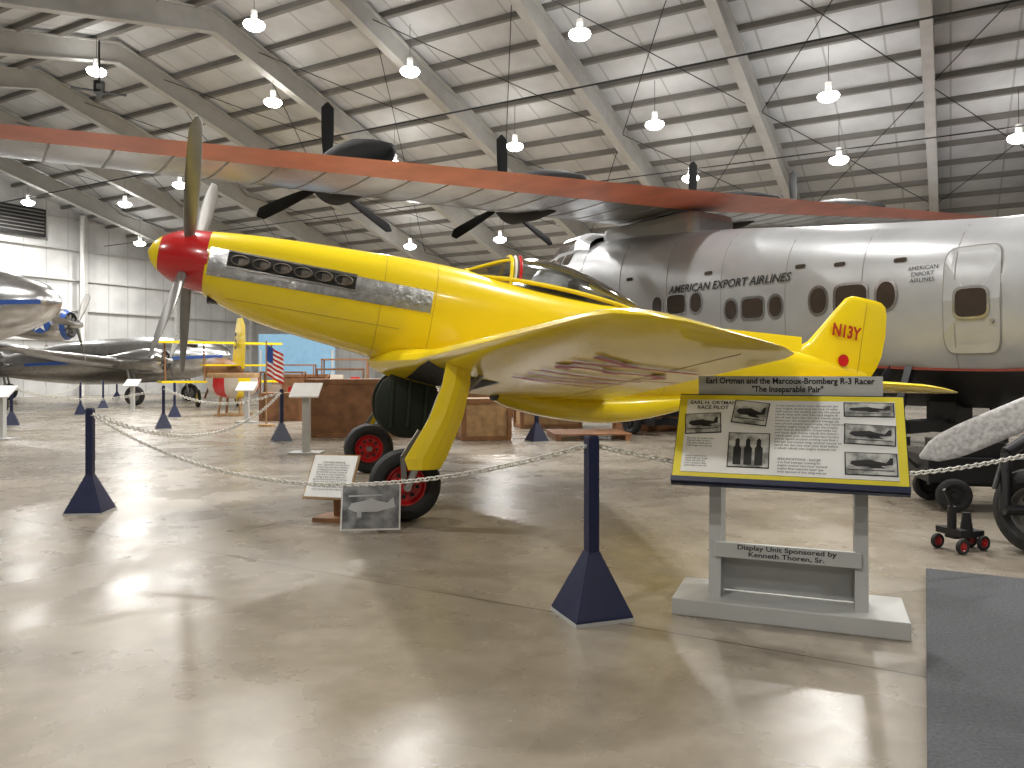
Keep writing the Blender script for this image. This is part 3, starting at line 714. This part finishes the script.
for i,(k,z) in enumerate(((8.1,5.42),(3.6,5.5),(-3.1,5.9),(-8.0,6.3))):
    b=MB(); b.lathe((9.6,k,z),(-1,0,0),[(-.02,.3),(-.0,.46),(.1,.53),(.9,.56),(1.5,.51),(2.1,.36),(2.8,.12),(2.9,.0)],28,0,idx=[1,0,0,0,0,0,0])
    b.lathe((9.62,k,z),(1,0,0),[(0,.42),(.12,.2),(.3,.14),(.42,.0)],20,1)
    for c in range(9): a=c*2*pi/9; b.cyl((9.62,k+.2*math.cos(a),z+.2*math.sin(a)),(9.62,k+.42*math.cos(a),z+.42*math.sin(a)),.06,None,8,1)
    b.make('engine_nacelle_%d'%(i+1),[MBK,DARK,HULLB],B,smooth=True)
    b=MB()
    for q in range(3): blade(b,q*2*pi/3+(.0,.03,-.04,.05)[i],1.72,(9.85,k,z),.24,.25,40,20)
    b.cyl((9.7,k,z),(10.05,k,z),.16,.1); b.make('propeller_%d'%(i+1),MBK,B,smooth=True)
b=MB()
for L in(1.0,6.5):
    for sd in(-1,1):
        b.beam((L,sd*1.9,.35),(L,sd*1.25,1.6),.12,.12); b.beam((L+.8,sd*1.9,.35),(L+.3,sd*1.25,1.6),.1,.1); b.box((L+.4,sd*1.9,.3),(1.3,.25,.14))
    b.box((L,0,.5),(.3,3.2,.2)); b.box((L,0,.72),(.5,.6,.4))
b.box((-5.5,0,.6),(.4,.8,1.2))
for sd in(-1,1): b.beam((1.0,sd*1.5,.3),(6.5,sd*1.5,.3),.12,.16)
b.make('beaching_cradle',BLK,B)
for L in(1.4,6.9):
    for sd in(-1,1): wheel('cradle_wheel',(L,sd*2.1,.26),(0,1,0),.26,.18,BLK,B)
b=MB(); R=[]
for z,l0,l1,k in((3.6,-6.0,-9.8,.3),(5,-6.9,-10.2,.25),(6.2,-7.8,-10.1,.16),(6.6,-8.6,-9.7,.04)):
    R.append([(l0+(l1-l0)*x,foil(x)*k*2,z) for x in xs]+[(l0+(l1-l0)*x,-foil(x)*k*2,z) for x in xs[-2:0:-1]])
b.rings(R)
for sd in(-1,1):
    R=[]
    for y,l0,l1,k in((0,-6.6,-9.4,.3),(3.4,-7.4,-9.2,.15),(3.8,-8,-9,.04)):
        R.append([(l0+(l1-l0)*x,sd*y,4.2+foil(x)*k*1.5) for x in xs]+[(l0+(l1-l0)*x,sd*y,4.2-foil(x)*k*1.5) for x in xs[-2:0:-1]])
    b.rings(R)
b.make('tail_surfaces',HULLB,B,smooth=True)

# ---------------------------------------------------------------- generic silver airplanes (left background)
def airliner(name,nose,heading,L,r,z0,z1,span,mats,wz0,engines,eng_r,cowl,eng_fwd=.0,star=False):
    d=Vector((math.cos(heading),math.sin(heading),0)); s=Vector((-d.y,d.x,0))
    M=Matrix(((d.x,s.x,0,nose[0]),(d.y,s.y,0,nose[1]),(0,0,1,0),(0,0,0,1)))
    e=empty(name,M); body=mats
    b=MB(); R=[]
    pr=[(0,.05),(.012,.3),(.03,.46),(.08,.70),(.16,.90),(.3,1),(.55,.97),(.75,.68),(.9,.36),(1,.08)]
    for k in range(41):
        f=(k/40)**1.5; rr=interp(pr,f)[0]*r; z=z0+(z1-z0)*f
        R.append([(-L*f,rr*math.cos(q*pi/14),z+rr*1.1*math.sin(q*pi/14)+ (.15*r*f)) for q in range(28)])
    b.rings(R); b.make('fuselage',body,e,smooth=True)
    b=MB()
    for sd in(-1,1):
        for k in range(6): 
            x=-L*(.28+k*.06); f=-x/L; z=z0+(z1-z0)*f+.25*r; rr=interp(pr,f)[0]*r; b.box((x,sd*rr*.975,z),(L*.03,.06,.3))
        b.box((-L*.13,sd*r*.62,z0+r*.52),(L*.05,.14,.22))
    b.make('cabin_windows',WGL,e)
    b=MB()
    for sd in(-1,1):
        R=[]
        for y,le,ch,k in((0,-L*.27,L*.24,.15),(span*.18,-L*.28,L*.22,.14),(span*.48,-L*.35,L*.09,.1),(span*.5,-L*.38,L*.04,.03)):
            zz=wz0+abs(y)*.09
            R.append([(le-ch*x,sd*y,zz-foil(x)*k*ch) for x in xs]+[(le-ch*x,sd*y,zz+foil(x)*k*ch) for x in xs[-2:0:-1]])
        b.rings(R)
        R=[]
        for y,le,ch in((0,-L*.86,L*.12),(span*.16,-L*.9,L*.06),(span*.17,-L*.92,L*.02)):
            R.append([(le-ch*x,sd*y,z1+.1-foil(x)*.1*ch) for x in xs]+[(le-ch*x,sd*y,z1+.1+foil(x)*.1*ch) for x in xs[-2:0:-1]])
        b.rings(R)
    R=[]
    for z,le,ch in((z1,-L*.82,L*.18),(z1+r*1.6,-L*.9,L*.11),(z1+r*1.9,-L*.94,L*.04)):
        R.append([(le-ch*x,foil(x)*.1*ch,z) for x in xs]+[(le-ch*x,-foil(x)*.1*ch,z) for x in xs[-2:0:-1]])
    b.rings(R); b.make('wings_and_tail',body,e,smooth=True)
    for i,y in enumerate(engines):
        xx=-L*.27+eng_fwd; zz=wz0+abs(y)*.09+.05
        b=MB(); b.lathe((xx,y,zz),(-1,0,0),[(.08,.0),(.08,eng_r*.6),(-.02,eng_r*.82),(.1,eng_r*.98),(.35,eng_r*1.02),(.9,eng_r),(1.6,eng_r*.75),(eng_fwd+1.4,.1)],28,0,idx=[2,2,1,0,0,0,0])
        b.cyl((xx-.1,y,zz),(xx+.35,y,zz),.16,.08,14,3)
        for c in range(9): a=c*2*pi/9; b.cyl((xx-.06,y+.16*math.cos(a),zz+.16*math.sin(a)),(xx-.06,y+eng_r*.66*math.cos(a),zz+eng_r*.66*math.sin(a)),.05,None,8,4)
        b.make('engine_%d'%(i+1),[body,cowl,DARK,ALU,BLADE],e,smooth=True)
        b=MB()
        for q in range(3): blade(b,q*2*pi/3+.6,eng_r*2.6,(xx+.18,y,zz),.2,.25,50,22)
        b.make('propeller_%d'%(i+1),BLADE,e,smooth=True)
        wheel('wheel_%d'%(i+1),(-L*.25,y,.4),(0,1,0),.4,.25,ALU,e)
        b=MB(); 
        for dy in(-.18,.18): b.cyl((-L*.25,y+dy,.4),(-L*.27,y+dy,zz-.1),.05)
        b.make('gear_leg_%d'%(i+1),BLADE,e,smooth=True)
        if star:
            b=MB(); yy=y-eng_r*1.02-.01
            b.cyl((xx-.62,yy,zz),(xx-.62,yy-.02,zz),.28,None,24,0)
            pts=[(xx-.62+(.26 if q%2==0 else .1)*math.sin(q*pi/5),yy-.03,zz+(.26 if q%2==0 else .1)*math.cos(q*pi/5)) for q in range(10)]
            b.add([(xx-.62,yy-.03,zz)]+pts,[(0,1+q,1+(q+1)%10) for q in range(10)],1)
            b.cyl((xx-.62,yy-.03,zz),(xx-.62,yy-.04,zz),.07,None,12,2)
            b.make('star_emblem_%d'%(i+1),[BLUE,WHT,RED],e)
    wheel('tail_wheel',(-L*.93,0,.2),(0,1,0),.2,.12,BLADE,e); cy('tail_strut',(-L*.93,.08,.2),(-L*.9,.05,z1),.04,BLADE,e)
    b=MB()
    for sd in(-1,1):
        for k in range(24):
            f0=.02+k*.03; f1=f0+.03
            if f1<.8:
                def sp(f): rr=interp(pr,f)[0]*r; return Vector((-L*f,sd*(rr+.006),z0+(z1-z0)*f+.15*r*f))
                b.beam(sp(f0),sp(f1),.02,.12)
    b.make('cheat_line',BLUE,e)
    return e
airliner('silver_transport_airplane',(-12.0,20.5),.02,15,1.05,3.25,2.3,21,ALU,2.5,[-3.1,3.1],.48,BLUE,2.6,star=True)
airliner('silver_twin_engine_airplane',(-12.2,33.5),-.05,12,.9,2.05,1.4,15,ALU,1.55,[-2.4,2.4],.5,ALU,1.5)
airliner('silver_twin_engine_airplane',(-21.5,35.5),.1,11,.8,2.0,1.4,13,ALU,1.5,[-2.2,2.2],.45,ALU,1.5)
d=Vector((-.55,.83,0)).normalized(); s_=Vector((-d.y,d.x,0))
E=empty('yellow_biplane',Matrix(((d.x,s_.x,0,-9.7),(d.y,s_.y,0,27.5),(0,0,1,0),(0,0,0,1))))
b=MB(); R=[]
for x,r,z in((-.2,.1,1.5),(.6,.28,1.45),(2.2,.45,1.4),(3.6,.5,1.45),(4.1,.45,1.5),(4.3,.25,1.5)):
    R.append([(x,r*math.cos(q*pi/10),z+r*math.sin(q*pi/10)) for q in range(20)])
b.rings(R); b.make('fuselage',WOOD,E,smooth=True)
b=MB(); R=[]
for z,x0,x1 in((1.5,1.2,-.6),(2.4,.9,-.7),(3.0,.6,-.65),(3.3,.3,-.3)):
    R.append([(x0+(x1-x0)*x,foil(x)*.12,z) for x in xs]+[(x0+(x1-x0)*x,-foil(x)*.12,z) for x in xs[-2:0:-1]])
b.rings(R); b.box((.4,0,1.62),(.9,2.4,.06)); b.box((3.0,0,1.0),(1.1,4.4,.08)); b.box((3.2,0,2.5),(1.1,4.6,.08))
for sd in(-1,1):
    for y in(.6,2.0): b.cyl((2.9,sd*y,1.0),(3.1,sd*y,2.5),.03,None,8,1)
    b.cyl((3.4,sd*.5,.35),(3.1,sd*.3,1.1),.04,None,8,1)
b.cyl((0,0,.1),(.2,0,1.4),.05,None,8,1); b.make('tail_and_wings',[YEL,WOOD],E,smooth=True)
for sd in(-1,1): wheel('wheel',(3.4,sd*.75,.35),(0,1,0),.35,.12,YEL,E)
text('rudder_number','5',.8,TXT,E,lambda u,v:Vector((.1+u*-1,.14,2.45+v)),bold=.02)
E=empty('striped_balloon_basket',Matrix.Translation((-8.9,24.6,0)))
b=MB(); n=24
PB=[(.55,.30),(.62,.55),(.75,.72),(.95,.80),(1.2,.78),(1.3,.80),(1.36,.78)]
R=[[(r*math.cos(q*2*pi/n),r*math.sin(q*2*pi/n),z) for q in range(n)] for z,r in PB]
b.rings(R,fi=lambda j,k:(1 if j>=4 else ((0,2,3,2)[(k//2)%4])))
b.box((0,0,.03),(.9,.9,.06),1)
for q in range(4): a=q*pi/2+pi/4; b.cyl((.5*math.cos(a),.5*math.sin(a),.05),(.4*math.cos(a),.4*math.sin(a),.62),.04,None,8,1)
b.make('basket_body',[RED,WOODL,CREAM,YEL],E,smooth=True)

# ---------------------------------------------------------------- mid-ground displays
def crate(name,x,y,w,d_,h,m,rot=.3,z=0):
    e=empty(name,Matrix.Translation((x,y,z))@Matrix.Rotation(rot,4,'Z'))
    b=MB(); b.box((0,0,h/2),(w,d_,h))
    for sx_ in(-1,1):
        for sy in(-1,1): b.box((sx_*w/2,sy*d_/2,h/2),(.09,.09,h),1)
    for z_ in(.05,h-.05):
        for sy in(-1,1): b.box((0,sy*d_/2,z_),(w,.06,.09),1)
        for sx_ in(-1,1): b.box((sx_*w/2,0,z_),(.06,d_,.09),1)
    b.make('crate_body',[m,WOOD],e); return e
crate('wooden_crate',-.62,16.2,.95,.8,.86,WOODL,.25)
crate('wooden_crate',-3.4,17.2,2.2,1.1,1.25,WOOD,.15)
crate('wooden_crate',-7.4,27.5,1.6,.7,1.3,WOOD,.1)
crate('wooden_crate',3.3,18.7,1.4,.8,.6,WOOD,.3)
crate('wooden_crate',-2.0,20.5,1.5,.8,.9,WOODL,.3)
crate('wooden_crate',-6.6,22.2,1.1,.7,.8,WOOD,.1)
crate('wooden_crate',.9,19.6,1.5,.8,.8,WOODL,.2)
crate('wooden_crate',-.2,24,2.2,.9,1.1,WOOD,.1)
def showcase(x,y,w,d_,h,rot=0):
    e=empty('glass_display_case',Matrix.Translation((x,y,0))@Matrix.Rotation(rot,4,'Z'))
    b=MB(); b.box((0,0,h*.25),(w,d_,h*.5),0); b.box((0,0,h*.98),(w,d_,.06),0)
    for sx_ in(-1,1):
        for sy in(-1,1): b.box((sx_*(w/2-.03),sy*(d_/2-.03),h/2),(.05,.05,h),0)
    b.box((-.2*w,0,h*.6),(.3*w,.3,.25),1); b.box((.22*w,0,h*.57),(.2*w,.25,.18),2)
    b.make('case_body',[WOOD,CREAM,RED],e)
showcase(-9.6,34,1.8,.7,1.7,.1); showcase(-5.4,24.2,1.5,.7,1.5,.2); showcase(-6.6,30.5,1.8,.7,1.9,.1)
showcase(-7.6,25.6,1.4,.7,1.4,.1)
e=empty('wooden_pallet',Matrix.Translation((1.6,16.4,0))@Matrix.Rotation(.1,4,'Z'))
b=MB()
for k in range(7): b.box((0,-.6+k*.2,.13),(1.6,.16,.03))
for x in(-.72,0,.72): b.box((x,0,.06),(.1,1.35,.11))
b.make('pallet_slats',WOOD,e)
def ped(x,y,h=.95,w=.5):
    e=empty('sign_pedestal',Matrix.Translation((x,y,0)))
    b=MB(); b.box((0,0,.02),(.55,.4,.04)); b.box((0,0,h/2),(.12,.12,h)); b.box((0,-.03,h+.05),(w,.4,.03),1,Matrix.Rotation(.6,3,'X')); b.make('pedestal_body',[SIGNG,WHT],e)
ped(-3.55,13.3,1.05); ped(-10.6,16.0); ped(-13.4,27.2); ped(-7.3,21.2)
e=empty('blue_display_board',Matrix.Translation((-10.2,36.5,0)))
b=MB(); b.box((0,0,2.2),(3.6,.08,1.9),0)
for x in(-1.7,1.7): b.box((x,0,1.2),(.1,.12,2.4),1)
b.make('board_body',[BLUEP,SIGNG],e)
e=empty('american_flag',Matrix.Translation((-6.35,19.9,0)))
b=MB(); b.cyl((0,0,0),(0,0,2.2),.02,None,8,0); b.cyl((0,0,0),(0,0,.05),.2,None,16,0)
for k in range(13):
    z0=2.1-k*.055*1.1; V=[];n=8
    for i in range(n+1):
        f=i/n; x=.02+f*.42; y=.05*math.sin(f*9); dz=-f*.25
        V+= [(x,y,z0+dz),(x,y,z0-.06+dz)]
    for i in range(n):
        b.add([V[2*i],V[2*i+1],V[2*i+3],V[2*i+2]],[(0,1,2,3)],3 if (k<7 and i<3) else (1 if k%2==0 else 2))
b.make('flag_and_pole',[WOODL,RED,WHT,BLUE],e)
# ---------------------------------------------------------------- engine display with propeller (mostly out of frame right)
EO=Vector((5.0,5.9,0))
E=empty('propeller_engine_display',Matrix.Translation(EO))
hubp=Vector((0,0,1.56)); ax=Vector((-.6,-.8,0)).normalized()
b=MB()
def blade2(mb,ang,R,c0):
    u=Vector((0,0,1)); v=Vector((-.8,.6,0)); d=(u*math.cos(ang)+v*math.sin(ang)); side=(v*math.cos(ang)-u*math.sin(ang)); Rg=[]
    for k in range(15):
        f=k/14; r=.12+(R-.12)*f; ch=c0*min(1,.45+1.3*f)*(1 if f<.75 else math.sqrt(max(.0,1-((f-.75)/.25)**2*.985)))
        th=max(.012,.08*(1-f)**1.5+.012); p=math.radians(35-15*f)
        cd=side*math.cos(p)+ax*math.sin(p); nd=-side*math.sin(p)+ax*math.cos(p)
        Rg.append([hubp+d*r+cd*ch/2*math.cos(t*pi/8)+nd*th/2*math.sin(t*pi/8) for t in range(16)])
    mb.rings(Rg)
for k in range(3): blade2(b,math.radians(118)+k*2*pi/3,1.9,.29)
b.lathe(hubp,ax,[(-.15,.2),(.0,.2),(.2,.16),(.35,.0)],24)
b.make('propeller',mat('worn_blade',(.34,.33,.32),.45,.5,.3,26),E,smooth=True)
b=MB(); b.lathe(hubp,-ax,[(.1,.0),(.12,.45),(.2,.52),(1.2,.56),(2.4,.4),(2.6,0)],32); b.make('nacelle',mat('dark_navy_skin',(.02,.025,.04),.4),E,smooth=True)
gx=Vector((4.0,6.1,0))-EO
wheel('main_wheel',gx+Vector((.14,-.05,.34)),(1,.35,0),.34,.24,BLADE,E)
b=MB(); b.cyl(gx+Vector((-.08,.02,.34)),gx+Vector((-.02,.1,.78)),.04); b.cyl(gx+Vector((-.1,.0,.34)),gx+Vector((.2,-.03,.34)),.04); b.cyl(gx+Vector((-.02,.1,.78)),hubp-ax*.8,.05)
b.cyl(gx+Vector((-.14,.06,.5)),gx+Vector((.0,.14,.8)),.02); b.cyl((.9,1.2,0),(.7,.9,1.3),.06); b.make('gear_leg',BLK,E,smooth=True)
E=empty('wheeled_jack',Matrix.Translation((3.62,6.2,0))@Matrix.Rotation(.3,4,'Z'))
b=MB(); b.box((0.03,0,.13),(.3,.1,.05),0); b.box((-.1,0,.16),(.08,.24,.05),0); b.cyl((-.1,0,.15),(-.1,0,.36),.035,None,10,0); b.cyl((-.1,-.0,.36),(-.2,-.02,.5),.012,None,8,0); b.cyl((.05,0,.15),(.05,0,.3),.05,.03,12,0); b.make('jack_frame',[BLK],E)
for x,y in((-.12,-.12),(-.12,.12),(.16,-.06),(.16,.06)): wheel('caster',(x,y,.06),(0,1,0),.06,.035,RED,E)
# invented low black cart, added to fill a dark area behind the chain
E=empty('added_dark_cart',Matrix.Translation((5.0,8.15,0))@Matrix.Rotation(-.2,4,'Z'))
b=MB(); b.box((0,0,.42),(1.3,.7,.26)); b.box((-.2,0,.62),(.6,.55,.18)); b.box((.4,0,.6),(.3,.4,.12)); b.cyl((-.65,0,.4),(-1.0,0,.75),.02,None,8); b.cyl((-1.0,-.15,.75),(-1.0,.15,.75),.02,None,8)
b.cyl((.1,-.2,.7),(.1,-.2,.85),.05,None,12); b.box((0,0,.26),(1.1,.1,.08)); b.make('cart_body',BLK,E,bevel=.015)
for x in(-.42,.42):
    for y in(-.38,.38): wheel('cart_wheel',(x,y,.17),(0,1,0),.17,.1,BLK,E)

# ---------------------------------------------------------------- world, camera, colour
w=bpy.data.worlds.new('world'); S.world=w; w.use_nodes=True; w.node_tree.nodes['Background'].inputs[0].default_value=(.9,.9,1,1); w.node_tree.nodes['Background'].inputs[1].default_value=.1
cam=bpy.data.cameras.new('camera'); co=bpy.data.objects.new('camera',cam); COL.objects.link(co)
cam.sensor_width=36; cam.lens=27.07; cam.shift_y=-14/1024; co.location=(0,0,1.45); co.rotation_euler=(pi/2,0,0); cam.clip_end=300
S.camera=co
S.view_settings.view_transform='Standard'; S.view_settings.look='None'; S.view_settings.exposure=0
